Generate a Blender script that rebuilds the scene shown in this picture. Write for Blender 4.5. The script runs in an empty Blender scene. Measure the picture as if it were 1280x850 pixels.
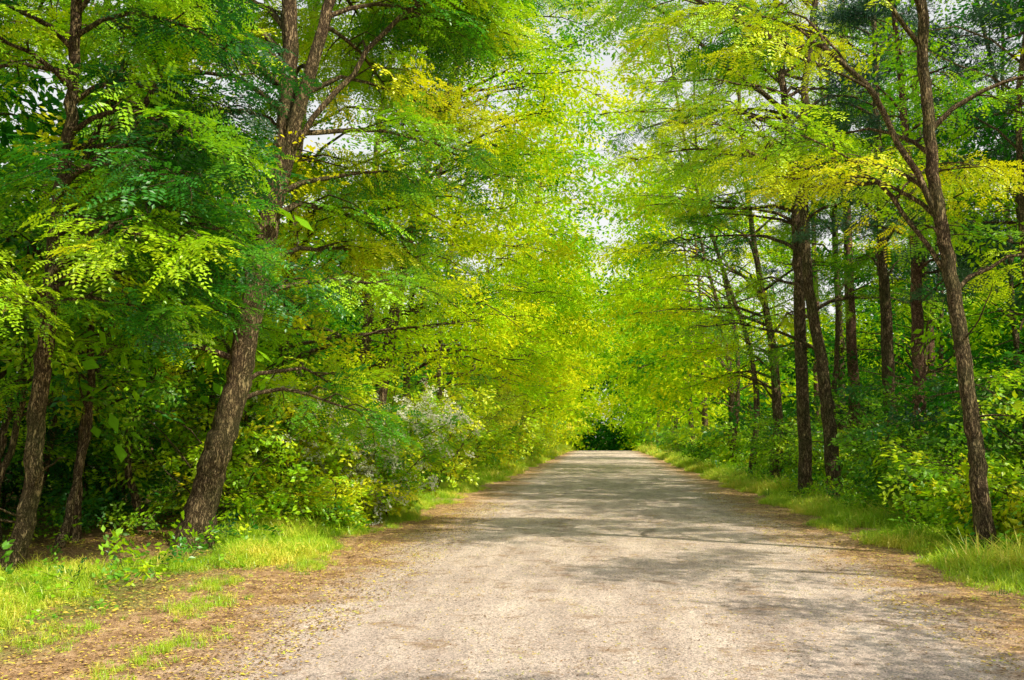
import bpy, math
import numpy as np
from mathutils import Vector
rng = np.random.default_rng(11)
U = rng.uniform
scene = bpy.context.scene
rad = math.radians

# ------------------------------------------------------------------ helpers
def terrain(x, y):
    x = np.asarray(x, float); y = np.asarray(y, float)
    d = np.clip((np.abs(x - 0.2) - 4.4) / 3.0, 0, 1)
    n = 0.10*np.sin(x*0.7+1.3*np.sin(y*0.23)) + 0.08*np.sin(y*0.55+x*0.31) + 0.05*np.sin(x*1.9-y*1.3)
    c = -0.00045*np.clip(y-100, 0, 90)**2
    return c + d*(n+0.08)

def mesh_quads(name, V, Q, mat=None, smooth=True):
    me = bpy.data.meshes.new(name)
    V = np.asarray(V, np.float32); Q = np.asarray(Q, np.int32)
    me.vertices.add(len(V)); me.vertices.foreach_set('co', V.ravel())
    me.loops.add(Q.size); me.loops.foreach_set('vertex_index', Q.ravel())
    me.polygons.add(len(Q))
    k = Q.shape[1]
    me.polygons.foreach_set('loop_start', np.arange(0, Q.size, k, dtype=np.int32))
    me.polygons.foreach_set('loop_total', np.full(len(Q), k, np.int32))
    me.polygons.foreach_set('use_smooth', np.full(len(Q), smooth, bool))
    me.update(calc_edges=True); me.validate()
    if mat: me.materials.append(mat)
    return me

def add_obj(name, me, parent=None, coll=None):
    ob = bpy.data.objects.new(name, me)
    (coll or scene.collection).objects.link(ob)
    if parent: ob.parent = parent
    return ob

def catmull(P, n):
    P = np.asarray(P, float)
    Q = np.vstack([2*P[0]-P[1], P, 2*P[-1]-P[-2]])
    out = []
    m = len(P)-1
    for t in np.linspace(0, m, n):
        i = min(int(t), m-1); u = t-i
        a, b, c, d = Q[i], Q[i+1], Q[i+2], Q[i+3]
        out.append(0.5*((2*b)+(-a+c)*u+(2*a-5*b+4*c-d)*u*u+(-a+3*b-3*c+d)*u**3))
    return np.array(out)

class Wood:
    def __init__(s): s.V = []; s.Q = []; s.n = 0
    def tube(s, P, R, sides=6, rough=0.0):
        P = np.asarray(P, float); R = np.asarray(R, float); n = len(P)
        T = np.gradient(P, axis=0); T /= np.linalg.norm(T, axis=1)[:, None]+1e-9
        ref = np.array([1., 0, 0]) if abs(T[:, 2].mean()) > 0.75 else np.array([0, 0, 1.])
        N = np.cross(T, ref); N /= np.linalg.norm(N, axis=1)[:, None]+1e-9
        B = np.cross(T, N)
        a = np.linspace(0, 2*np.pi, sides, endpoint=False)
        rr = np.ones((n, sides))
        if rough:
            ph = U(0, 6, 4); h = np.arange(n)[:, None]
            rr += rough*(np.sin(3*a[None]+ph[0]+h*0.18)+0.7*np.sin(5*a[None]+ph[1]-h*0.13)+0.5*np.sin(8*a[None]+ph[2]+h*0.3))
            rr += rng.normal(0, rough*0.35, rr.shape)
        V = P[:, None]+(R[:, None]*rr)[..., None]*(np.cos(a)[None, :, None]*N[:, None]+np.sin(a)[None, :, None]*B[:, None])
        i = np.arange(n-1)[:, None]*sides; j = np.arange(sides)[None]; j2 = (j+1) % sides
        q = np.stack([i+j, i+j2, i+sides+j2, i+sides+j], -1).reshape(-1, 4)+s.n
        s.V.append(V.reshape(-1, 3)); s.Q.append(q); s.n += n*sides
    def mesh(s, name, mat): return mesh_quads(name, np.vstack(s.V), np.vstack(s.Q), mat)

# ------------------------------------------------------------------ materials
def newmat(name):
    m = bpy.data.materials.new(name); m.use_nodes = True
    nt = m.node_tree; nt.nodes.clear()
    return m, nt, nt.nodes, nt.links
def ramp(N, stops, interp='LINEAR'):
    r = N.new('ShaderNodeValToRGB'); r.color_ramp.interpolation = interp
    e = r.color_ramp.elements
    e[0].position, e[0].color = stops[0][0], (*stops[0][1], 1)
    e[1].position, e[1].color = stops[-1][0], (*stops[-1][1], 1)
    for p, c in stops[1:-1]:
        x = e.new(p); x.color = (*c, 1)
    return r
def noise(N, L, vec, scale, detail=4, rough=0.6):
    n = N.new('ShaderNodeTexNoise'); n.inputs['Scale'].default_value = scale
    n.inputs['Detail'].default_value = detail; n.inputs['Roughness'].default_value = rough
    L.new(vec, n.inputs['Vector']); return n
def mathn(N, L, op, a, b=None, clamp=False):
    m = N.new('ShaderNodeMath'); m.operation = op; m.use_clamp = clamp
    for i, v in enumerate((a, b)):
        if v is None: continue
        if isinstance(v, (int, float)): m.inputs[i].default_value = v
        else: L.new(v, m.inputs[i])
    return m.outputs[0]
def mixc(N, L, f, a, b, mode='MIX'):
    m = N.new('ShaderNodeMix'); m.data_type = 'RGBA'; m.blend_type = mode
    for s, v in ((m.inputs['Factor'], f), (m.inputs[6], a), (m.inputs[7], b)):
        if isinstance(v, (int, float)): s.default_value = v
        elif isinstance(v, tuple): s.default_value = (*v, 1)
        else: L.new(v, s)
    return m.outputs[2]

def leaf_material(name, stops, tstops, trans=0.5, gloss=.05):
    m, nt, N, L = newmat(name)
    at = N.new('ShaderNodeAttribute'); at.attribute_type = 'INSTANCER'; at.attribute_name = 'tone'
    ag = N.new('ShaderNodeAttribute'); ag.attribute_type = 'GEOMETRY'; ag.attribute_name = 'tone'
    v = mathn(N, L, 'ADD', at.outputs['Fac'], ag.outputs['Fac'])
    r1 = ramp(N, stops); r2 = ramp(N, tstops)
    L.new(v, r1.inputs[0]); L.new(v, r2.inputs[0])
    d = N.new('ShaderNodeBsdfDiffuse'); t = N.new('ShaderNodeBsdfTranslucent')
    L.new(r1.outputs[0], d.inputs[0]); L.new(r2.outputs[0], t.inputs[0])
    a = N.new('ShaderNodeMixShader'); a.inputs[0].default_value = trans
    L.new(d.outputs[0], a.inputs[1]); L.new(t.outputs[0], a.inputs[2]); out = a.outputs[0]
    if gloss:
        g = N.new('ShaderNodeBsdfGlossy'); g.inputs['Roughness'].default_value = .4
        b = N.new('ShaderNodeMixShader'); b.inputs[0].default_value = gloss
        L.new(out, b.inputs[1]); L.new(g.outputs[0], b.inputs[2]); out = b.outputs[0]
    o = N.new('ShaderNodeOutputMaterial'); L.new(out, o.inputs[0])
    return m

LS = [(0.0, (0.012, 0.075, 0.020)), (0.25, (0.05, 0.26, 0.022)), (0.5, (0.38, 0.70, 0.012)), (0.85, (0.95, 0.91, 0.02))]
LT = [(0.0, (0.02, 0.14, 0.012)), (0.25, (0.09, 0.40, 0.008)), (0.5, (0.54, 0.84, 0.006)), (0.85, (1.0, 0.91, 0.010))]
M_leaf = leaf_material('leaf', LS, LT, trans=.40)
M_leaf2 = leaf_material('leaf_matte', LS, LT, trans=.40, gloss=0)
M_needle = leaf_material('pine_needle',
    [(0.0, (0.015, 0.07, 0.04)), (0.5, (0.06, 0.18, 0.065)), (1.0, (0.25, 0.32, 0.06))],
    [(0.0, (0.02, 0.10, 0.03)), (0.5, (0.08, 0.22, 0.05)), (1.0, (0.4, 0.45, 0.07))], trans=0.2)
M_grass = leaf_material('grass_blade',
    [(0.0, (0.04, 0.18, 0.02)), (0.5, (0.42, 0.66, 0.02)), (1.0, (0.92, 0.80, 0.13))],
    [(0.0, (0.10, 0.30, 0.02)), (0.5, (0.56, 0.84, 0.02)), (1.0, (0.9, 0.82, 0.15))], trans=0.38)
M_litter = leaf_material('fallen_leaf',
    [(0.0, (0.10, 0.05, 0.025)), (0.45, (0.38, 0.22, 0.09)), (0.75, (0.85, 0.62, 0.10)), (1.0, (0.55, 0.62, 0.06))],
    [(0.0, (0.15, 0.07, 0.02)), (0.5, (0.35, 0.22, 0.05)), (1.0, (0.5, 0.5, 0.05))], trans=0.1)
M_glint = leaf_material('white_petal', [(0, (.86, .86, .68)), (1, (.92, .92, .80))], [(0, (.7, .72, .45)), (1, (.8, .8, .5))], trans=.25, gloss=0)  # whitish colour imitating highlights on glossy leaves

def bark_material(name, c0, c1, c2, zs=0.22, moss=0.0):
    m, nt, N, L = newmat(name)
    tc = N.new('ShaderNodeTexCoord'); mp = N.new('ShaderNodeMapping')
    mp.inputs['Scale'].default_value = (1, 1, zs); L.new(tc.outputs['Object'], mp.inputs[0])
    n1 = noise(N, L, mp.outputs[0], 26, 5, 0.68)
    vo = N.new('ShaderNodeTexVoronoi'); vo.feature = 'DISTANCE_TO_EDGE'; vo.inputs['Scale'].default_value = 22
    wob = mixc(N, L, 0.2, mp.outputs[0], n1.outputs['Color'])
    L.new(wob, vo.inputs['Vector'])
    vr = ramp(N, [(0.0, (0, 0, 0)), (0.25, (1, 1, 1))]); L.new(vo.outputs['Distance'], vr.inputs[0])
    h = mathn(N, L, 'MULTIPLY', vr.outputs[0], n1.outputs['Fac'])
    r = ramp(N, [(0.05, c0), (0.35, c1), (0.62, c2)]); L.new(h, r.inputs[0])
    n2 = noise(N, L, tc.outputs['Object'], 1.6, 4)
    gr = ramp(N, [(0.42, (0, 0, 0)), (0.62, (1, 1, 1))]); L.new(n2.outputs['Fac'], gr.inputs[0])
    col = mixc(N, L, mathn(N, L, 'MULTIPLY', gr.outputs[0], moss), r.outputs[0], mixc(N, L, h, (0.04, 0.05, 0.015), (0.42, 0.38, 0.15)))
    p = N.new('ShaderNodeBsdfPrincipled'); p.inputs['Roughness'].default_value = 0.9
    p.inputs['Specular IOR Level'].default_value = 0.2
    L.new(col, p.inputs['Base Color'])
    b = N.new('ShaderNodeBump'); b.inputs['Strength'].default_value = 1.0; b.inputs['Distance'].default_value = 0.04
    L.new(h, b.inputs['Height']); L.new(b.outputs[0], p.inputs['Normal'])
    o = N.new('ShaderNodeOutputMaterial'); L.new(p.outputs[0], o.inputs[0])
    return m
M_bark = bark_material('locust_bark', (0.04, 0.024, 0.014), (0.22, 0.145, 0.08), (0.58, 0.42, 0.24), moss=0.6)
M_pbark = bark_material('pine_bark', (0.06, 0.028, 0.02), (0.34, 0.19, 0.12), (0.58, 0.35, 0.23), zs=0.4, moss=0.15)

# ------------------------------------------------------------------ leaf sprays
def leaf_poly(c, d, n, ln, w, fold=0.25):
    d = d/np.linalg.norm(d); s = np.cross(n, d); s /= np.linalg.norm(s)+1e-9; n = np.cross(d, s)
    m1 = c+d*ln*0.45+n*w*fold*.3; tip = c+d*ln
    return [c, m1+s*w*0.55, tip, m1-s*w*0.55], [(0, 1, 2, 3)]

def pack(leaves, twigs, name, mat, coll):
    V = []; Q = []; k = 0
    for v, f in leaves:
        V += v; Q += [tuple(i+k for i in q) for q in f]; k += len(v)
    W = Wood()
    for P, R in twigs: W.tube(P, R, 3)
    if W.n:
        V2 = np.vstack([np.array(V)]+W.V); Q2 = np.vstack([np.array(Q)]+[q+k for q in W.Q])
        me = mesh_quads(name, V2, Q2, mat, smooth=False)
        me.materials.append(M_bark)
        mi = np.zeros(len(Q2), np.int32); mi[len(Q):] = 1
        me.polygons.foreach_set('material_index', mi)
    else: me = mesh_quads(name, V, Q, mat, smooth=False)
    return add_obj(name, me, coll=coll)

COL = {}
def newcol(k):
    COL[k] = bpy.data.collections.new(k); return COL[k]
Z = np.array([0, 0, 1.])
def pinnate(c, d, ln, npair, lw):
    out = []
    d = d/np.linalg.norm(d); side = np.cross(Z, d); side /= np.linalg.norm(side)+1e-9
    for i in range(npair):
        u = 0.18+0.82*i/npair
        p = c+d*ln*u+Z*(-0.35*ln*u*u)
        for s in (-1, 1):
            dd = side*s+d*0.35+Z*U(-0.35, 0.1)
            out.append(leaf_poly(p, dd, Z+rng.normal(0, 0.3, 3), lw*(1.15-0.35*abs(u-0.5))*U(.9, 1.1), lw*0.5))
    out.append(leaf_poly(c+d*ln+Z*(-0.35*ln), d-Z*0.5, Z+d*0.3, lw, lw*0.5))
    return out

c = newcol('locust_leaf_sprays')
for v in range(5):
    lv = []; L_ = 0.5
    tw = [(np.array([[0, 0, 0], [L_, 0, -0.05]]), [0.005, 0.002])]
    for i in range(7):
        u = 0.08+0.92*i/6; s = 1 if i % 2 else -1
        p = np.array([L_*u, 0, -0.05*u*u])
        a = s*U(0.6, 1.25)*(1-0.6*(i == 6))
        lv += pinnate(p, np.array([math.cos(a), math.sin(a), U(-0.25, 0.25)]), U(0.2, 0.28), 6, U(0.05, 0.06))
    pack(lv, tw, f'locust_spray_{v}', M_leaf, c)
def coarse(key, n, lmin, lmax):
    c = newcol(key)
    for v in range(5):
        lv = []
        for i in range(n):
            u = U(0, 1); s = rng.choice([-1, 1])
            p = np.array([0.75*u, s*U(0.0, 0.28)*(1-0.5*u), rng.normal(0, 0.05)-0.1*u*u])
            a = s*U(0.3, 1.5); l = U(lmin, lmax)
            lv.append(leaf_poly(p, np.array([math.cos(a), math.sin(a), U(-0.7, 0.2)]), Z+rng.normal(0, 0.5, 3), l, l*U(0.42, 0.5)))
        pack(lv, [], f'{key}_{v}', M_leaf2, c)
coarse('coarse_leaf_sprays', 42, .065, .11)
coarse('distant_leaf_sprays', 20, .10, .16)
c = newcol('broad_leaf_sprays')
for v in range(5):
    lv = []
    for i in range(20):
        u = U(0.05, 1); s = rng.choice([-1, 1]); a = s*U(0.3, 1.3)
        p = np.array([0.42*u, s*U(0, 0.08), U(-0.05, 0.08)])
        lv.append(leaf_poly(p, np.array([math.cos(a), math.sin(a), U(-0.6, 0.3)]), Z+rng.normal(0, 0.4, 3), U(0.07, 0.11), U(0.04, 0.05)))
    pack(lv, [(np.array([[0, 0, 0], [0.4, 0, 0.0]]), [0.005, 0.002])], f'broad_spray_{v}', M_leaf, c)
c = newcol('blossom_clusters')  # small white flakes painted as leaf highlights
for v in range(3):
    lv = []
    for i in range(26):
        a = U(0, 6.28); r = .09*math.sqrt(U(0, 1)); p = np.array([r*math.cos(a), r*math.sin(a), U(0, .025)]); a = U(0, 6.28)
        lv.append(leaf_poly(p, np.array([math.cos(a), math.sin(a), U(-.2, .3)]), Z+rng.normal(0, .3, 3), .034, .03))
    pack(lv, [], f'blossom_{v}', M_glint, c)
c = newcol('pine_needle_sprays')
for v in range(3):
    lv = []
    for i in range(110):
        u = U(0, 1); p = np.array([0.5*u, rng.normal(0, 0.06), rng.normal(0, 0.04)])
        d = rng.normal(0, 1, 3); d[0] = abs(d[0])+0.5; d /= np.linalg.norm(d)
        lv.append(leaf_poly(p, d, np.cross(d, rng.normal(0, 1, 3)), U(0.09, 0.14), 0.012, 0))
    pack(lv, [], f'needle_spray_{v}', M_needle, c)
c = newcol('grass_tufts')
for v in range(5):
    lv = []
    for i in range(24):
        a = U(0, 6.28); h = U(0.06, 0.20)*(1.0 if v < 4 else 1.5); b = U(0.3, 1.1)*h
        base = np.array([rng.normal(0, 0.07), rng.normal(0, 0.07), -0.01])
        o = np.array([math.cos(a), math.sin(a), 0]); s = np.array([-o[1], o[0], 0]); w = U(0.003, 0.007)
        m = base+o*b*0.3+Z*h*0.6; t = base+o*b+Z*h*0.95
        lv.append(([base-s*w, base+s*w, m+s*w*.8, m-s*w*.8, t+s*w*.1, t-s*w*.1], [(0, 1, 2, 3), (3, 2, 4, 5)]))
    for i in range(8):
        a = U(0, 6.28); p = np.array([rng.normal(0, .08), rng.normal(0, .08), U(.01, .12)])
        lv.append(leaf_poly(p, np.array([math.cos(a), math.sin(a), .2]), Z+rng.normal(0, .3, 3), U(.03, .07), U(.02, .04)))
    pack(lv, [], f'grass_tuft_{v}', M_grass, c)
c = newcol('litter_leaves')
for v in range(4):
    lv = []
    for i in range(7):
        p = np.array([U(-.25, .25), U(-.25, .25), 0.006+U(0, .008)]); a = U(0, 6.28); l = U(0.02, 0.05)
        lv.append(leaf_poly(p, np.array([math.cos(a), math.sin(a), U(-.05, .2)]), Z+rng.normal(0, .25, 3), l, l*U(.4, .6), U(0, .5)))
    pack(lv, [], f'litter_{v}', M_litter, c)

GN = {}
def gn(kind, realize):
    key = (kind, realize)
    if key in GN: return GN[key]
    g = bpy.data.node_groups.new('scatter_'+kind, 'GeometryNodeTree')
    g.interface.new_socket('Geometry', in_out='INPUT', socket_type='NodeSocketGeometry')
    g.interface.new_socket('Geometry', in_out='OUTPUT', socket_type='NodeSocketGeometry')
    N, L = g.nodes, g.links
    i = N.new('NodeGroupInput'); o = N.new('NodeGroupOutput')
    ip = N.new('GeometryNodeInstanceOnPoints'); ci = N.new('GeometryNodeCollectionInfo')
    ci.inputs['Collection'].default_value = COL[kind]
    ci.inputs['Separate Children'].default_value = True; ci.inputs['Reset Children'].default_value = True
    def na(t, nm):
        n = N.new('GeometryNodeInputNamedAttribute'); n.data_type = t; n.inputs['Name'].default_value = nm
        return n.outputs['Attribute']
    L.new(i.outputs[0], ip.inputs['Points']); L.new(ci.outputs[0], ip.inputs['Instance'])
    ip.inputs['Pick Instance'].default_value = True
    L.new(na('INT', 'idx'), ip.inputs['Instance Index'])
    e = N.new('FunctionNodeEulerToRotation'); L.new(na('FLOAT_VECTOR', 'rot'), e.inputs[0])
    L.new(e.outputs[0], ip.inputs['Rotation']); L.new(na('FLOAT', 'scl'), ip.inputs['Scale'])
    last = ip.outputs[0]
    if realize:
        for nm in ('rot', 'scl', 'idx'):
            r = N.new('GeometryNodeRemoveAttribute'); r.inputs['Name'].default_value = nm
            L.new(last, r.inputs['Geometry']); last = r.outputs['Geometry']
        r = N.new('GeometryNodeRealizeInstances'); L.new(last, r.inputs[0]); last = r.outputs[0]
    L.new(last, o.inputs[0]); GN[key] = g
    return g

def scatter(name, P, rot, scl, tone, kind, parent=None, realize=True):
    P = np.asarray(P, np.float32); n = len(P)
    me = bpy.data.meshes.new(name); me.vertices.add(n); me.vertices.foreach_set('co', P.ravel())
    for nm, t, d in (('rot', 'FLOAT_VECTOR', rot), ('scl', 'FLOAT', scl), ('tone', 'FLOAT', np.clip(tone, 0.0, 1))):
        a = me.attributes.new(nm, t, 'POINT')
        a.data.foreach_set('vector' if t == 'FLOAT_VECTOR' else 'value', np.asarray(d, np.float32).ravel())
    a = me.attributes.new('idx', 'INT', 'POINT')
    a.data.foreach_set('value', rng.integers(0, len(COL[kind].objects), n).astype(np.int32))
    ob = add_obj(name, me, parent)
    md = ob.modifiers.new('scatter', 'NODES'); md.node_group = gn(kind, realize)
    return ob

# ------------------------------------------------------------------ trees
def bough(start, az, L, e0, e1, n=7, wig=0.12):
    u = np.linspace(0, 1, n-1); el = e0+(e1-e0)*u**0.8+rng.normal(0, wig, n-1)
    a = az+np.cumsum(rng.normal(0, wig, n-1)); st = L/(n-1)
    d = np.stack([np.cos(el)*np.cos(a), np.cos(el)*np.sin(a), np.sin(el)], 1)*st
    return np.vstack([start, start+np.cumsum(d, 0)])

def along(P, u):
    k = u*(len(P)-1); i = np.minimum(k.astype(int), len(P)-2); f = (k-i)[:, None]
    return P[i]*(1-f)+P[i+1]*f

def tree(name, pts, r0, r1, lo, crown, nl, subs, kind='locust_leaf_sprays', tone=0.5, bias=None, scl=1.0,
         gap=0.2, seg=40, sides=12, forks=(), e=(0.75, -0.1), bark=None, far=False, flare=0.5, lmin=0.5, dead=0, clear=None, fk=.33):
    """pts: trunk control points (world). lo: height where limbs begin. clear: (azimuth, half width, z above which no limbs grow that way)"""
    pts = np.asarray(pts, float); bark = bark or M_bark
    base = pts[0].copy(); base[2] = float(terrain(base[0], base[1]))
    root = bpy.data.objects.new(name, None); scene.collection.objects.link(root)
    root.location = base; root.empty_display_size = 0.3
    pts = pts-pts[0]; pts[0, 2] = -0.15
    T = catmull(pts, seg); u = np.linspace(0, 1, seg)
    T[1:, :2] += rng.normal(0, 0.012, (seg-1, 2))
    H = T[-1, 2]
    R = r0+(r1-r0)*u; R *= 1+flare*np.exp(-np.clip(T[:, 2], 0, None)/0.22)
    W = Wood(); W.tube(T, R, sides, 0.035)
    stems = [(T, R, lo/H)]
    for f0, fp, fr in forks:
        FP = np.vstack([along(T, np.array([f0])), np.asarray(fp, float)-np.array([base[0], base[1], 0])])
        F = catmull(FP, 18); FR = np.linspace(fr, 0.025, 18)
        F[2:-1] += rng.normal(0, .03, (15, 3))
        W.tube(F, FR, 8, 0.03); stems.append((F, FR, 0.25))
    SP = []; SR = []; SS = []; ST = []
    def sprays(P, az, L, t):
        n = max(2, int(L/gap)); uu = rng.uniform(0.15, 1.03, n).clip(0, 1)
        p = along(P, uu)+rng.normal(0, 0.09*scl, (n, 3))
        SP.append(p); SR.append(np.stack([rng.normal(0, 0.45, n), rng.normal(0.22, 0.3, n), az+rng.uniform(-1.2, 1.2, n)], 1))
        SS.append(scl*rng.uniform(0.7, 1.25, n)); ST.append(t+rng.normal(0, 0.07, n))
    for si, (S, SRr, l0) in enumerate(stems):
        cnt = nl if si == 0 else max(5, int(nl*fk))
        for k in range(cnt):
            t = l0+(1-l0)*((k+U(0, 1))/cnt)**0.95; t = min(t, 0.995)
            q = (t-l0)/(1-l0)
            st = along(S, np.array([t]))[0]; rt = np.interp(t, np.linspace(0, 1, len(SRr)), SRr)
            az = U(0, 2*np.pi)
            if bias is not None and U() < 0.45: az = bias+rng.normal(0, 0.7)
            if clear and st[2] > clear[2] and abs((az-clear[0]+math.pi) % (2*math.pi)-math.pi) < clear[1]: az += math.pi
            L = crown*(lmin+(1-lmin)*math.sin(math.pi*min(1, 0.2+0.75*q)))*U(0.7, 1.1)
            if si: L = min(L, 2.6)
            if q > 0.8: L *= 0.75
            e0 = e[0]*U(0.5, 1.3)+0.35*q; e1 = e[1]+rng.normal(0, 0.18)
            B = bough(st, az, L, e0, e1, 7 if not far else 5)
            rb = min(rt*0.55, 0.014+0.011*L)
            W.tube(B, np.linspace(rb, 0.006, len(B)), 5 if not far else 3)
            tl = min(tone+rng.normal(0, 0.14), .74)
            for j in range(subs):
                s = 0.22+0.78*(j+U(0, 1))/subs; s = min(s, 1)
                p0 = along(B, np.array([s]))[0]; dv = B[-1]-B[0]; a0 = math.atan2(dv[1], dv[0])
                a = a0+rng.choice([-1, 1])*U(0.35, 1.2)*(1-0.5*(s > .9)); sl = L*U(0.22, 0.42)*(1.15-0.5*s)
                C = bough(p0, a, sl, U(-0.1, 0.5), e1-U(0, 0.3), 4, 0.15)
                if not far or j % 2 == 0: W.tube(C, np.linspace(rb*0.4, 0.004, 4), 3)
                sprays(C, a, sl, tl)
            sprays(B[len(B)//2:], az, L*0.5, tl)
    for k in range(dead):
        t = U(0.3, 1)*lo/H; st = along(T, np.array([t]))[0]
        B = bough(st, U(0, 6.28), U(0.5, 1.8), U(-.1, .5), U(-.3, .5), 6, 0.2); W.tube(B, np.linspace(0.018, 0.004, 6), 4)
    add_obj('trunk', W.mesh('trunk', bark), root)
    scatter('foliage', np.vstack(SP), np.vstack(SR), np.concatenate(SS), np.concatenate(ST), kind, root)
    return root

def shrub(x, y, h, r, n=8, tone=0.5, kind='broad_leaf_sprays', scl=1.0, subs=6, gap=0.14, glint=0, name='shrub'):
    z = float(terrain(x, y)); root = bpy.data.objects.new(name, None); scene.collection.objects.link(root); root.location = (x, y, z)
    W = Wood(); SP = []; SR = []; SS = []; ST = []
    for k in range(n):
        az = U(0, 6.28); L = h*U(0.7, 1.15); e0 = U(1.1, 1.5); lean = r/h
        B = bough(np.array([U(-.3, .3), U(-.3, .3), -0.05]), az, L, e0, max(-0.2, 1.2-1.4*lean*U(.6, 1.3)), 8, 0.1)
        W.tube(B, np.linspace(0.007+0.003*h, 0.004, 8), 4); tl = tone+rng.normal(0, .11)
        for j in range(subs):
            s = 0.08+0.92*(j+U(0, 1))/subs; p0 = along(B, np.array([min(s, 1)]))[0]; a = U(0, 6.28); sl = r*U(.4, .8)
            C = bough(p0, a, sl, U(0, .7), U(-.5, .1), 4, .15); W.tube(C, np.linspace(0.006, .003, 4), 3)
            m = max(2, int(sl/gap)); uu = rng.uniform(.1, 1, m)
            SP.append(along(C, uu)+rng.normal(0, .07, (m, 3))); SR.append(np.stack([rng.normal(0, .5, m), rng.normal(.15, .35, m), a+rng.uniform(-1.3, 1.3, m)], 1))
            SS.append(scl*rng.uniform(.7, 1.3, m)); ST.append(tl+rng.normal(0, .1, m))
    add_obj('stems', W.mesh('stems', M_bark), root)
    P = np.vstack(SP); P[:, 2] = np.maximum(P[:, 2], 0.05); R = np.vstack(SR)
    scatter('leaves', P, R, np.concatenate(SS), np.concatenate(ST), kind, root)
    if glint:  # white flakes added over the leaves as painted highlights
        k = rng.integers(0, len(P), glint); m = len(k); Q = P[k]*np.array([1.15, 1.15, 1.03])+rng.normal(0, .12, (m, 3)); Q[:, 2] += .08
        scatter('blossoms', Q, np.stack([rng.normal(.45, .4, m), rng.normal(0.45, .4, m), rng.normal(0, .6, m)], 1), rng.uniform(.6, 1.3, m), rng.uniform(0, 1, m), 'blossom_clusters', root)

PI = math.pi
# --- left, near
tree('locust_tree', [(-6.85, 11, 0), (-6.6, 11, .55), (-6.5, 11, 2.0), (-6.42, 11, 3.2), (-6.4, 11, 3.9), (-6.2, 10.9, 5.5), (-6.1, 10.7, 7.0), (-6.1, 10.5, 8.4)],
     0.115, 0.05, 3.1, 2.6, 34, 7, tone=0.34, bias=-0.5, gap=0.15, sides=18, seg=70, e=(0.35, -0.5), dead=3)
tree('locust_tree', [(-5.78, 13.7, 0), (-5.45, 13.7, 1.2), (-5.15, 13.7, 2.3), (-4.86, 13.7, 4), (-4.57, 13.7, 5.7), (-4.5, 13.7, 7), (-4.5, 13.6, 9), (-4.3, 13.4, 12), (-4.2, 13.4, 14.5)],
     0.215, 0.06, 3.0, 4.0, 44, 8, tone=0.5, bias=0.6, gap=0.17, sides=22, seg=90, e=(0.5, -0.4), clear=(-0.9, 1.2, 4.6), fk=.34,
     forks=[(0.40, [(-4.15, 13.6, 6.7), (-3.7, 13.5, 8.2), (-3.0, 13.3, 10.2), (-2.6, 13, 12)], 0.12),
            (0.47, [(-3.3, 14.2, 7.5), (-2.1, 14.9, 8.8), (-0.2, 15.3, 9.3)], 0.045)])
# --- right, near
tree('locust_tree', [(4.98, 13.7, 0), (4.92, 13.7, 1.0), (4.85, 13.7, 1.9), (4.62, 13.7, 4.1), (4.48, 13.7, 5.4), (4.42, 13.7, 7.6), (4.5, 13.7, 9.5), (4.4, 13.5, 12)],
     0.12, 0.05, 4.6, 2.8, 20, 6, tone=0.55, bias=PI, gap=0.22, sides=16, seg=70, clear=(-1.57, 1.0, 4), fk=.45,
     forks=[(0.46, [(3.9, 13.7, 6.0), (3.2, 13.75, 6.9), (2.3, 13.8, 7.2), (0.4, 14.4, 8.7)], 0.05), (0.40, [(3.9, 14, 5.0), (3.0, 14.4, 5.2), (2.2, 15, 5.9)], 0.035)], dead=4)
tree('locust_tree', [(5.06, 25.8, 0), (5.02, 25.7, 4.5), (4.96, 25.6, 7.5), (4.75, 25.5, 9.9), (4.6, 25.5, 13), (4.3, 25.5, 16.5)],
     0.17, 0.05, 5.6, 4.8, 34, 6, tone=0.55, bias=PI, gap=0.25, seg=60, e=(0.5, -0.15), dead=5, clear=(-1.57, 1.25, 4), fk=.3,
     forks=[(.6, [(3.0, 25, 11.2), (1.2, 24.6, 12.6), (-.4, 24.4, 13.2)], .07)])
tree('locust_tree', [(5.6, 25, 0), (5.5, 25, 1.8), (5.35, 25, 3.5), (5.08, 25, 5.9), (5.1, 25, 9.7), (5.5, 24.8, 13), (5.8, 24.6, 16)],
     0.19, 0.05, 5.0, 4.0, 26, 6, tone=0.46, bias=PI-0.4, gap=0.26, seg=60, e=(0.5, -0.15), dead=5, clear=(-1.57, 1.25, 4))
tree('locust_tree', [(7.0, 25, 0), (6.95, 25, 4), (6.9, 25, 8), (6.9, 25, 14)], 0.19, 0.05, 6.0, 3.2, 20, 5, tone=0.36, gap=0.28, dead=6, clear=(-1.57, 1.0, 3))
tree('locust_tree', [(7.9, 34, 0), (7.9, 34, 6), (7.8, 34, 12), (7.8, 34, 15)], 0.15, 0.05, 5, 3.6, 22, 5, 'coarse_leaf_sprays', tone=0.42, gap=0.32, dead=3)

def rtree(x, y, h=16, lo=4, crown=4, nl=26, subs=5, tone=0.55, kind='coarse_leaf_sprays', gap=0.34, scl=1.15, r=0.17, far=True, lean=0.0, bias=None, **k):
    p = [(x, y, 0)]
    w = U(-.55, .55, 2); a, b = U(3, 8, 2)
    for f in (.15, .3, .45, .7, 1): p.append((x+lean*f*f+w[0]*math.sin(f*a), y+w[1]*math.sin(f*b), h*f))
    tree('locust_tree', p, r*U(.7, 1.25), 0.04, lo, crown, nl, subs, kind, tone, bias, scl, gap, 24, 8, far=far, **k)

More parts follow.
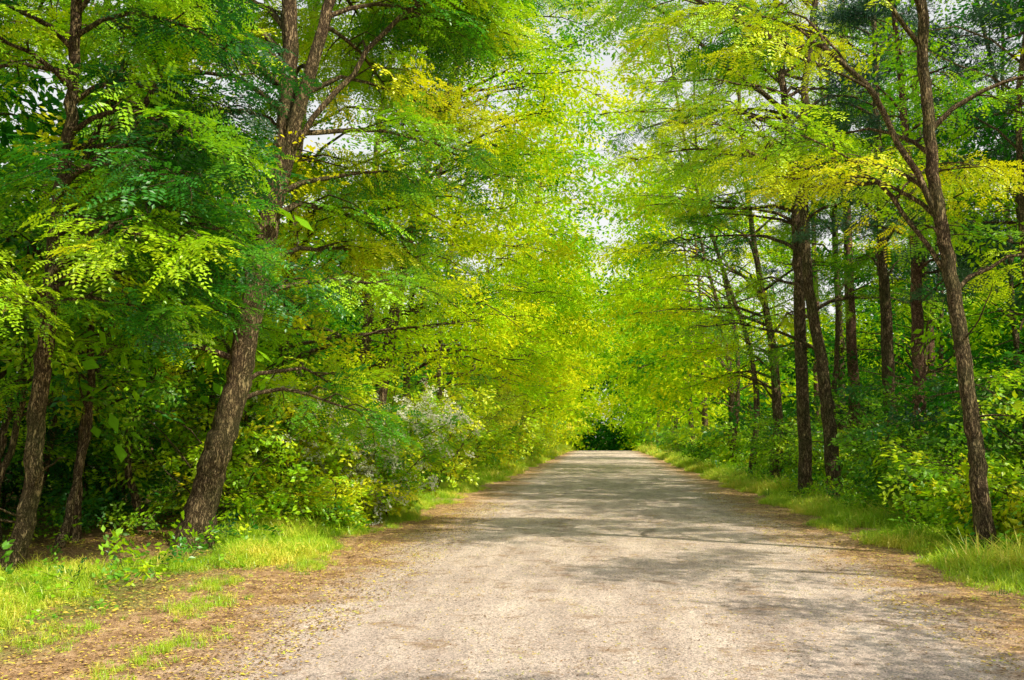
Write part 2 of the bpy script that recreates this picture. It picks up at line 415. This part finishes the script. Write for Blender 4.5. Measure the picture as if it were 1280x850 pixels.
D = 'distant_leaf_sprays'
for y, x in [(19.5, -6.6), (25, -6.3), (31.5, -6.0), (39, -6.2), (47, -5.9), (57, -6.1), (69, -5.8), (83, -5.6), (99, -5.4), (115, -5.0)]:
    f = y > 42
    rtree(x, y, h=U(15, 18)+(2 if f else 0), lo=3.8 if y < 32 else 2.8, crown=5.0 if y < 60 else 6.0, nl=34, subs=5, tone=U(.45, .66), bias=0.0, lean=1.9, scl=2.0 if f else 1.05, gap=.5 if f else .29, e=(0.5, -0.25), kind=D if f else 'coarse_leaf_sprays')
# trees leaning out over the road and closing the canopy
rtree(-5.2, 22, h=15, lo=7.5, crown=3.8, nl=26, subs=5, tone=.54, lean=4.2, scl=1.05, gap=.28, bias=0.0, e=(.4, -.2))
rtree(5.3, 37, h=17, lo=7, crown=4.2, nl=24, subs=5, tone=.52, lean=-3.2, scl=1.05, gap=.32, bias=PI, e=(.4, -.2))
rtree(-5.2, 52, h=20, lo=7, crown=4.8, nl=26, subs=5, tone=.6, lean=3.6, scl=2, gap=.5, bias=0.0, e=(.4, -.2), kind=D)
for y, x in [(33, 5.5), (44, 5.4), (50, 6.2), (55, 5.6), (66, 5.9), (73, 5.4), (86, 5.6), (101, 5.4), (115, 5.0)]:
    f = y > 42
    rtree(x, y, h=U(14, 17)+(2 if f else 0), lo=U(2.8, 4.4), crown=4.9 if y < 60 else 6.0, nl=27, subs=5, tone=U(.4, .62), bias=PI, lean=U(-2.4, -.8), scl=2.0 if f else 1.05, gap=.5 if f else .3, e=(0.55, -0.2), kind=D if f else 'coarse_leaf_sprays')
# thin stems, right
for x, y, ln in [(6.3, 29.5, .6), (9.4, 23, -.9), (6.9, 17.6, 1.6)]:
    rtree(x, y, h=U(11, 14), lo=7, crown=2.6, nl=14, subs=5, tone=U(.3, .5), lean=ln, scl=1.05, gap=.32, r=.11, dead=4)
# off-frame right trees that dapple the near road: dense boughs with gaps between
for y, x, h in [(-7.5, 6.4, 12), (-2.8, 7.2, 11.5), (1.6, 7.2, 10), (8.2, 8.6, 10.5)]:
    rtree(x, y, h=h, lo=4.0, crown=3.6, nl=11, subs=6, tone=.45, scl=1.2, gap=.15, e=(.5, -.1))
def pine(x, y, h=19, lo=8, tone=.3, nl=26, r=.19, crown=2.6):
    tree('pine_tree', [(x, y, 0), (x+U(-.1, .1), y, h*.5), (x+U(-.2, .2), y, h)], r, .05, lo, crown, nl, 4, 'pine_needle_sprays', tone, None, 1.35, .30, 24, 10, bark=M_pbark, far=True, e=(.3, .1), flare=.2, dead=6)
for a in [(7.6, 31, 17, 6), (11.2, 35, 16, 6), (8.6, 20, 14, 4.5), (12.5, 27, 15, 4), (9.2, 44, 16, 7), (-8.5, 47), (13.5, 20, 13, 4), (10.3, 15.5, 12, 4.0)]:
    pine(*a)
pine(6.7, 22, 11.5, 4.3, .25, 30, .16, 2.4)
def interior(sx, x0, x1, n, y0, y1, **k):
    pts = []; tries = 0
    while len(pts) < n and tries < 4000:
        tries += 1
        x, y = U(x0, x1), U(y0, y1)
        if all((x-a)**2+(y-b)**2 > 12 for a, b in pts): pts.append((x, y))
    for x, y in pts: rtree(sx*x, y, h=U(10, 13), tone=U(.12, .42), r=.13, **k)  # low tone puts the inner wood's shade into the leaf colour
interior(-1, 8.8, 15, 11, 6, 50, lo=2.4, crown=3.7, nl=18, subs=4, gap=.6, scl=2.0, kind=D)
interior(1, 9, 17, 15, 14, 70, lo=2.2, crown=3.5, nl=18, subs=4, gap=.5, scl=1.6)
for x, y, ln in [(-7.1, 12.6, .6), (-7.6, 14, .9), (-8.4, 13.4, .8), (-7.2, 15.5, .5), (-6.6, 17, -.4), (-8.3, 11.8, -.7), (-9.2, 15, .6), (-7.4, 18, .4), (-9.6, 18, -.5), (-8.2, 12.6, 1.0)]:
    rtree(x, y, h=U(5, 7), lo=2.3, crown=1.7, nl=14, subs=4, tone=U(.3, .55), kind='broad_leaf_sprays', gap=.2, scl=1.1, r=.065, lean=ln*2)

shrub(-4.25, 18.4, 2.8, 1.25, 18, .6, scl=.95, gap=.13, glint=1100, name='flowering_shrub', subs=8)  # pale glossy bush, its leaf highlights added as white flakes
shrub(-4.7, 16.6, 1.2, .8, 14, .6, scl=.9, gap=.13)
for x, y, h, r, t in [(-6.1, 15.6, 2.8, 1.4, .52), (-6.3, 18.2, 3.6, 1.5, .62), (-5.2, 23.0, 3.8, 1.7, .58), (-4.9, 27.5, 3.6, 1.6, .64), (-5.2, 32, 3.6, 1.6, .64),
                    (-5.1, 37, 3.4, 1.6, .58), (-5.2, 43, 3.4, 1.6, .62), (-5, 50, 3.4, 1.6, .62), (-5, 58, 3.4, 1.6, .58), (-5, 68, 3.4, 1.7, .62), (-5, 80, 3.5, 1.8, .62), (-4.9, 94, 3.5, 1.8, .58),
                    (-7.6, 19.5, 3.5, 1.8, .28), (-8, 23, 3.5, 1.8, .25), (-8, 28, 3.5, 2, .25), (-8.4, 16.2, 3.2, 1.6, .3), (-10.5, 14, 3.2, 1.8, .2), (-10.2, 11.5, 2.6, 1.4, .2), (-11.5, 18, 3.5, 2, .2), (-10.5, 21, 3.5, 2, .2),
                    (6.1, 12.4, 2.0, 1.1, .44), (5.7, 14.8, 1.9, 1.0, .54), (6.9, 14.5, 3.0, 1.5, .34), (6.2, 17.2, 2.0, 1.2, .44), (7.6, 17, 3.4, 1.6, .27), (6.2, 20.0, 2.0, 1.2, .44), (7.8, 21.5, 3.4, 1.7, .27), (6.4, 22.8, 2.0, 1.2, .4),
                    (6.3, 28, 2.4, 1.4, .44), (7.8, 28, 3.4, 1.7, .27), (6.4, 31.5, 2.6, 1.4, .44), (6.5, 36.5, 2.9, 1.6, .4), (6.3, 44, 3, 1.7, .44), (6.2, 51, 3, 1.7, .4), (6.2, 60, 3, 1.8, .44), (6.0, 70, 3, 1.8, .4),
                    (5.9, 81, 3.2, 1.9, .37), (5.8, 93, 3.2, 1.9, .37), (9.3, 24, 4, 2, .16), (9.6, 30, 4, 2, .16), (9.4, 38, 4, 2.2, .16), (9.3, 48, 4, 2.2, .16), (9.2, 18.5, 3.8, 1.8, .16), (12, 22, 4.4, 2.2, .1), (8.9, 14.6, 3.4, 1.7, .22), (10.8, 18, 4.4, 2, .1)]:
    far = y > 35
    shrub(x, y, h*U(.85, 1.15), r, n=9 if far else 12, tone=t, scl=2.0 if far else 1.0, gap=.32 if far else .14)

def wall(n, fx, fy, hz, s=2.6, tone=.35, z0=0.1):
    x, y = fx(n), fy(n); z = terrain(x, y)+z0+rng.uniform(0, 1, n)**0.9*hz*(0.8+0.2*np.sin(x*.35+y*.41))
    return np.stack([x, y, z], 1), rng.uniform(s*.7, s*1.3, n), tone+rng.normal(0, .1, n)+0.15*np.sin(x*.9+z*.8)*np.cos(y*.7)
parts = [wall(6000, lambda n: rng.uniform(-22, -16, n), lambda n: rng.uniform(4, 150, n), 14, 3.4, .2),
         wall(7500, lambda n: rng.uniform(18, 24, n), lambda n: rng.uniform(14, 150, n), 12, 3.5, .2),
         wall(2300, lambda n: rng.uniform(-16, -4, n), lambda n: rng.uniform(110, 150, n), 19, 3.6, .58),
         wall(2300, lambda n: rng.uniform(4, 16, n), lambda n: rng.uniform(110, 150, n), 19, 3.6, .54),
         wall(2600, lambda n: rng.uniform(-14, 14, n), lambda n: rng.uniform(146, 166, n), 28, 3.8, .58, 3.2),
         wall(1200, lambda n: rng.uniform(-9, 9, n), lambda n: rng.uniform(140, 152, n), 5, 3.2, .15, 0)]  # dark leaf tone paints the shaded hole where the road ends
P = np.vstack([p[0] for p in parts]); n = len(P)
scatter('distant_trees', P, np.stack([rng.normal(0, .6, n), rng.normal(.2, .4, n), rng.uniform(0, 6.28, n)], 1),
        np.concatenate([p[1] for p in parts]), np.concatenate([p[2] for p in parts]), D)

# ------------------------------------------------------------------ ground cover
def left_edge(y): return -3.65-1.15/(1+np.exp((y-12.0)/0.6))+0.22*np.sin(y*1.1)+0.12*np.sin(y*2.7)
def right_edge(y): return 3.9+0.15*np.sin(y*.9+1)+0.1*np.sin(y*2.3)
P = []; S = []; T = []
def addgrass(n, y0, y1, side, width, s):
    y = rng.uniform(y0, y1, n); w = width*rng.uniform(0, 1, n)**1.1-.35
    x = left_edge(y)-w if side < 0 else right_edge(y)+w
    pat = np.sin(x*2.1+y*.8)+np.sin(x*1.3-y*1.9)+np.sin(x*4.3+y*3.1)*.7
    keep = (pat+rng.normal(0, .6, n) > -.6) & (rng.uniform(0, 1, n) < .2+w/.55)
    x, y, w, pat = x[keep], y[keep], w[keep], pat[keep]
    P.append(np.stack([x, y, terrain(x, y)], 1)); S.append(s*rng.uniform(.45, 1.4, len(x))*(0.45+0.55*np.clip(w/0.6, 0, 1))*(.85+.22*pat))
    T.append(.56+.13*pat-.05*w+rng.normal(0, .16, len(x)))
addgrass(5200, 5, 16, -1, 2.2, .62); addgrass(9000, 13, 35, -1, 2.4, .9); addgrass(5000, 35, 75, -1, 2.1, 1.6); addgrass(2200, 75, 125, -1, 1.7, 2.6)
addgrass(7500, 7, 25, 1, 2.0, 1.05); addgrass(5500, 25, 50, 1, 2.1, 1.3); addgrass(3200, 50, 85, 1, 1.9, 1.8); addgrass(1800, 85, 125, 1, 1.7, 2.6)
for cx, cy, r, m in [(-3.75, 9.2, .35, 70), (-3.2, 7.4, .3, 40), (-4.1, 10.6, .3, 50), (-3.6, 12.2, .3, 70), (-3.3, 6.6, .2, 25), (-4.4, 7.8, .4, 60)]:
    x = rng.normal(cx, r*.5, m); y = rng.normal(cy, r, m); P.append(np.stack([x, y, terrain(x, y)], 1)); S.append(rng.uniform(.25, .5, m)); T.append(rng.normal(.55, .15, m))
P = np.vstack(P); n = len(P)
scatter('grass', P, np.stack([rng.normal(0, .12, n), rng.normal(0, .12, n), rng.uniform(0, 6.28, n)], 1), np.concatenate(S), np.concatenate(T), 'grass_tufts', realize=False)
n = 11000; y = rng.uniform(5, 70, n); sd = rng.choice([-1, 1], n); x = np.where(sd < 0, -4.7-rng.uniform(0, 1, n)**1.3*11, 4.8+rng.uniform(0, 1, n)**1.3*11)
keep = (x > 0) | (y > 15) | (rng.uniform(0, 1, n) < .4); x, y = x[keep], y[keep]; n = len(x)
scatter('undergrowth', np.stack([x, y, terrain(x, y)+rng.uniform(.02, .4, n)*np.where(x > 0, 1, .6)], 1), np.stack([rng.normal(0, .5, n), rng.normal(-.3, .5, n), rng.uniform(0, 6.28, n)], 1),
        rng.uniform(.5, 1.1, n), .4+rng.normal(0, .15, n), 'broad_leaf_sprays')
P = []; S = []
def lit(n, x0, x1, y0, y1, s):
    x = rng.uniform(x0, x1, n); y = rng.uniform(y0, y1, n); P.append(np.stack([x, y, terrain(x, y)+.008], 1)); S.append(rng.uniform(.6, 1.2, n)*s)
lit(4000, -3.4, 3.8, 5, 20, .55); lit(5600, -4.9, -2.2, 5, 24, .85); lit(3600, 2.6, 4.6, 6, 30, .85); lit(5500, -12, -4.6, 6, 22, 1.3); lit(2600, -3.4, 3.8, 18, 60, .9)
P = np.vstack(P); n = len(P)
scatter('leaf_litter', P, np.stack([np.zeros(n), np.zeros(n), rng.uniform(0, 6.28, n)], 1), np.concatenate(S), rng.uniform(0, 1, n)**1.1, 'litter_leaves')

# ------------------------------------------------------------------ ground + road
def grid(name, xs, ys, zf, mat):
    X, Y = np.meshgrid(xs, ys); Zz = zf(X, Y)
    a, b = X.shape; i = np.arange(a-1)[:, None]*b+np.arange(b-1)[None]
    q = np.stack([i, i+1, i+b+1, i+b], -1).reshape(-1, 4)
    return add_obj(name, mesh_quads(name, np.stack([X, Y, Zz], -1).reshape(-1, 3), q, mat))

def surf(name, road):
    m, nt, N, L = newmat(name)
    geo = N.new('ShaderNodeNewGeometry'); pos = geo.outputs['Position']
    sx = N.new('ShaderNodeSeparateXYZ'); L.new(pos, sx.inputs[0])
    xa = mathn(N, L, 'ABSOLUTE', mathn(N, L, 'SUBTRACT', sx.outputs[0], 0.15))
    nbig = noise(N, L, pos, 0.9, 5, .65); nmid = noise(N, L, pos, 5, 5, .7); nfin = noise(N, L, pos, 60, 3, .7); ngr = noise(N, L, pos, 190, 2, .7)
    xe = mathn(N, L, 'ADD', xa, mathn(N, L, 'MULTIPLY', mathn(N, L, 'SUBTRACT', nbig.outputs['Fac'], .5), 2.8))
    dirt = ramp(N, [(.3, (.20, .11, .055)), (.5, (.54, .33, .175)), (.72, (.90, .63, .38))]); L.new(nmid.outputs['Fac'], dirt.inputs[0])
    p = N.new('ShaderNodeBsdfPrincipled'); p.inputs['Roughness'].default_value = .92; p.inputs['Specular IOR Level'].default_value = .25
    bmp = N.new('ShaderNodeBump'); bmp.inputs['Distance'].default_value = .05; bmp.inputs['Strength'].default_value = .8
    if road:
        mp = N.new('ShaderNodeMapping'); mp.inputs['Scale'].default_value = (1.6, .35, 1); L.new(pos, mp.inputs[0])
        ntrk = noise(N, L, mp.outputs[0], 1.1, 5, .7)
        asp = ramp(N, [(.28, (.46, .365, .325)), (.5, (.76, .62, .545)), (.72, (.96, .81, .71))]); L.new(ntrk.outputs['Fac'], asp.inputs[0])
        spk = ramp(N, [(.38, (.2, .18, .17)), (.5, (1, 1, 1)), (.64, (1.4, 1.36, 1.3))]); L.new(nfin.outputs['Fac'], spk.inputs[0])
        spg = ramp(N, [(.38, (.45, .43, .42)), (.6, (1.25, 1.25, 1.25))]); L.new(ngr.outputs['Fac'], spg.inputs[0])
        c = mixc(N, L, .7, asp.outputs[0], spk.outputs[0], 'MULTIPLY'); c = mixc(N, L, .55, c, spg.outputs[0], 'MULTIPLY')
        mp2 = N.new('ShaderNodeMapping'); mp2.inputs['Location'].default_value = (7, 3, 0); L.new(pos, mp2.inputs[0])
        np_ = noise(N, L, mp2.outputs[0], 1.8, 9, .82)
        pr = ramp(N, [(.53, (0, 0, 0)), (.60, (1, 1, 1))]); L.new(np_.outputs['Fac'], pr.inputs[0])
        c = mixc(N, L, mathn(N, L, 'MULTIPLY', pr.outputs[0], .62), c, mixc(N, L, .5, dirt.outputs[0], (.17, .10, .06)))
        er = ramp(N, [(.50, (0, 0, 0)), (.68, (1, 1, 1))]); L.new(mathn(N, L, 'DIVIDE', xe, 5.0), er.inputs[0])
        c = mixc(N, L, er.outputs[0], c, mixc(N, L, .6, dirt.outputs[0], spk.outputs[0], 'MULTIPLY'))
        h = mathn(N, L, 'ADD', mathn(N, L, 'MULTIPLY', nfin.outputs['Fac'], .6), mathn(N, L, 'ADD', mathn(N, L, 'MULTIPLY', ngr.outputs['Fac'], .25), mathn(N, L, 'MULTIPLY', nmid.outputs['Fac'], 1.2)))
    else:
        lit = ramp(N, [(.3, (.06, .035, .02)), (.5, (.30, .175, .08)), (.7, (.68, .43, .19))]); L.new(nfin.outputs['Fac'], lit.inputs[0])
        grn = ramp(N, [(.35, (.32, .21, .085)), (.55, (.20, .26, .04)), (.7, (.28, .38, .045))]); L.new(nmid.outputs['Fac'], grn.inputs[0])
        r1 = ramp(N, [(.42, (0, 0, 0)), (.52, (1, 1, 1))]); L.new(mathn(N, L, 'DIVIDE', xe, 10.0), r1.inputs[0])
        r2 = ramp(N, [(.54, (0, 0, 0)), (.66, (1, 1, 1))]); L.new(mathn(N, L, 'DIVIDE', xe, 10.0), r2.inputs[0])
        c = mixc(N, L, r1.outputs[0], dirt.outputs[0], grn.outputs[0]); c = mixc(N, L, r2.outputs[0], c, lit.outputs[0])
        h = mathn(N, L, 'ADD', mathn(N, L, 'MULTIPLY', nfin.outputs['Fac'], .8), nmid.outputs['Fac'])
    L.new(c, p.inputs['Base Color']); L.new(h, bmp.inputs['Height']); L.new(bmp.outputs[0], p.inputs['Normal'])
    o = N.new('ShaderNodeOutputMaterial'); L.new(p.outputs[0], o.inputs[0])
    return m
xs = np.concatenate([-np.geomspace(900, 32, 14), np.arange(-30, 30.1, .5), np.geomspace(32, 900, 14)])
ys = np.concatenate([-np.geomspace(500, 22, 8), np.arange(-20, 200, 1.5), np.geomspace(202, 1200, 12)])
grid('ground', xs, ys, terrain, surf('forest_ground', False))
ys = np.arange(-20, 199, .3); nx = 15; V = []
for k, y in enumerate(ys):
    l = -3.4+.10*math.sin(y*.7)+.07*math.sin(y*2.1)+U(-.05, .05)-.35/(1+math.exp((y-11)/1.0)); r = 3.72+.08*math.sin(y*.8+2)+.06*math.sin(y*2.4)+U(-.05, .05)
    for i in range(nx):
        x = l+(r-l)*i/(nx-1); V.append((x, y, float(terrain(0, y))+.008))
i = np.arange(len(ys)-1)[:, None]*nx+np.arange(nx-1)[None]
add_obj('road', mesh_quads('road', V, np.stack([i, i+1, i+nx+1, i+nx], -1).reshape(-1, 4), surf('old_asphalt', True)))

# ------------------------------------------------------------------ light
el, azs = rad(48), rad(-32)
S = Vector((math.cos(el)*math.cos(azs), math.cos(el)*math.sin(azs), math.sin(el)))
sun = bpy.data.lights.new('sun', 'SUN'); sun.energy = 5; sun.angle = rad(.5); sun.color = (1, .93, .74)
so = bpy.data.objects.new('sun', sun); scene.collection.objects.link(so); so.rotation_euler = S.to_track_quat('Z', 'Y').to_euler(); so.location = S*50
w = bpy.data.worlds.new('World'); scene.world = w; w.use_nodes = True
N, L = w.node_tree.nodes, w.node_tree.links
sk = N.new('ShaderNodeTexSky'); sk.sky_type = 'NISHITA'; sk.sun_disc = False; sk.sun_elevation = el; sk.sun_rotation = rad(90)-azs
sk.dust_density = 4
tc = N.new('ShaderNodeTexCoord'); sp = N.new('ShaderNodeSeparateXYZ'); L.new(tc.outputs['Generated'], sp.inputs[0])
hz = ramp(N, [(.05, (.85, .85, .85)), (.40, (.65, .65, .65)), (.68, (.1, .1, .1))]); L.new(sp.outputs[2], hz.inputs[0])   # white added to the low sky so the gap looks overexposed
mx = mixc(N, L, hz.outputs[0], sk.outputs[0], (8.6, 8.5, 8.1))
L.new(mx, N['Background'].inputs[0]); N['Background'].inputs[1].default_value = .135

cam = bpy.data.cameras.new('camera'); cam.lens = 35; cam.sensor_width = 36; cam.clip_end = 3000; cam.clip_start = .05
co = bpy.data.objects.new('camera', cam); scene.collection.objects.link(co)
co.location = (0, 0, 1.6); co.rotation_euler = (rad(95.5), 0, rad(5.2)); scene.camera = co
scene.view_settings.view_transform = 'Standard'; scene.view_settings.look = 'None'; scene.view_settings.exposure = 0
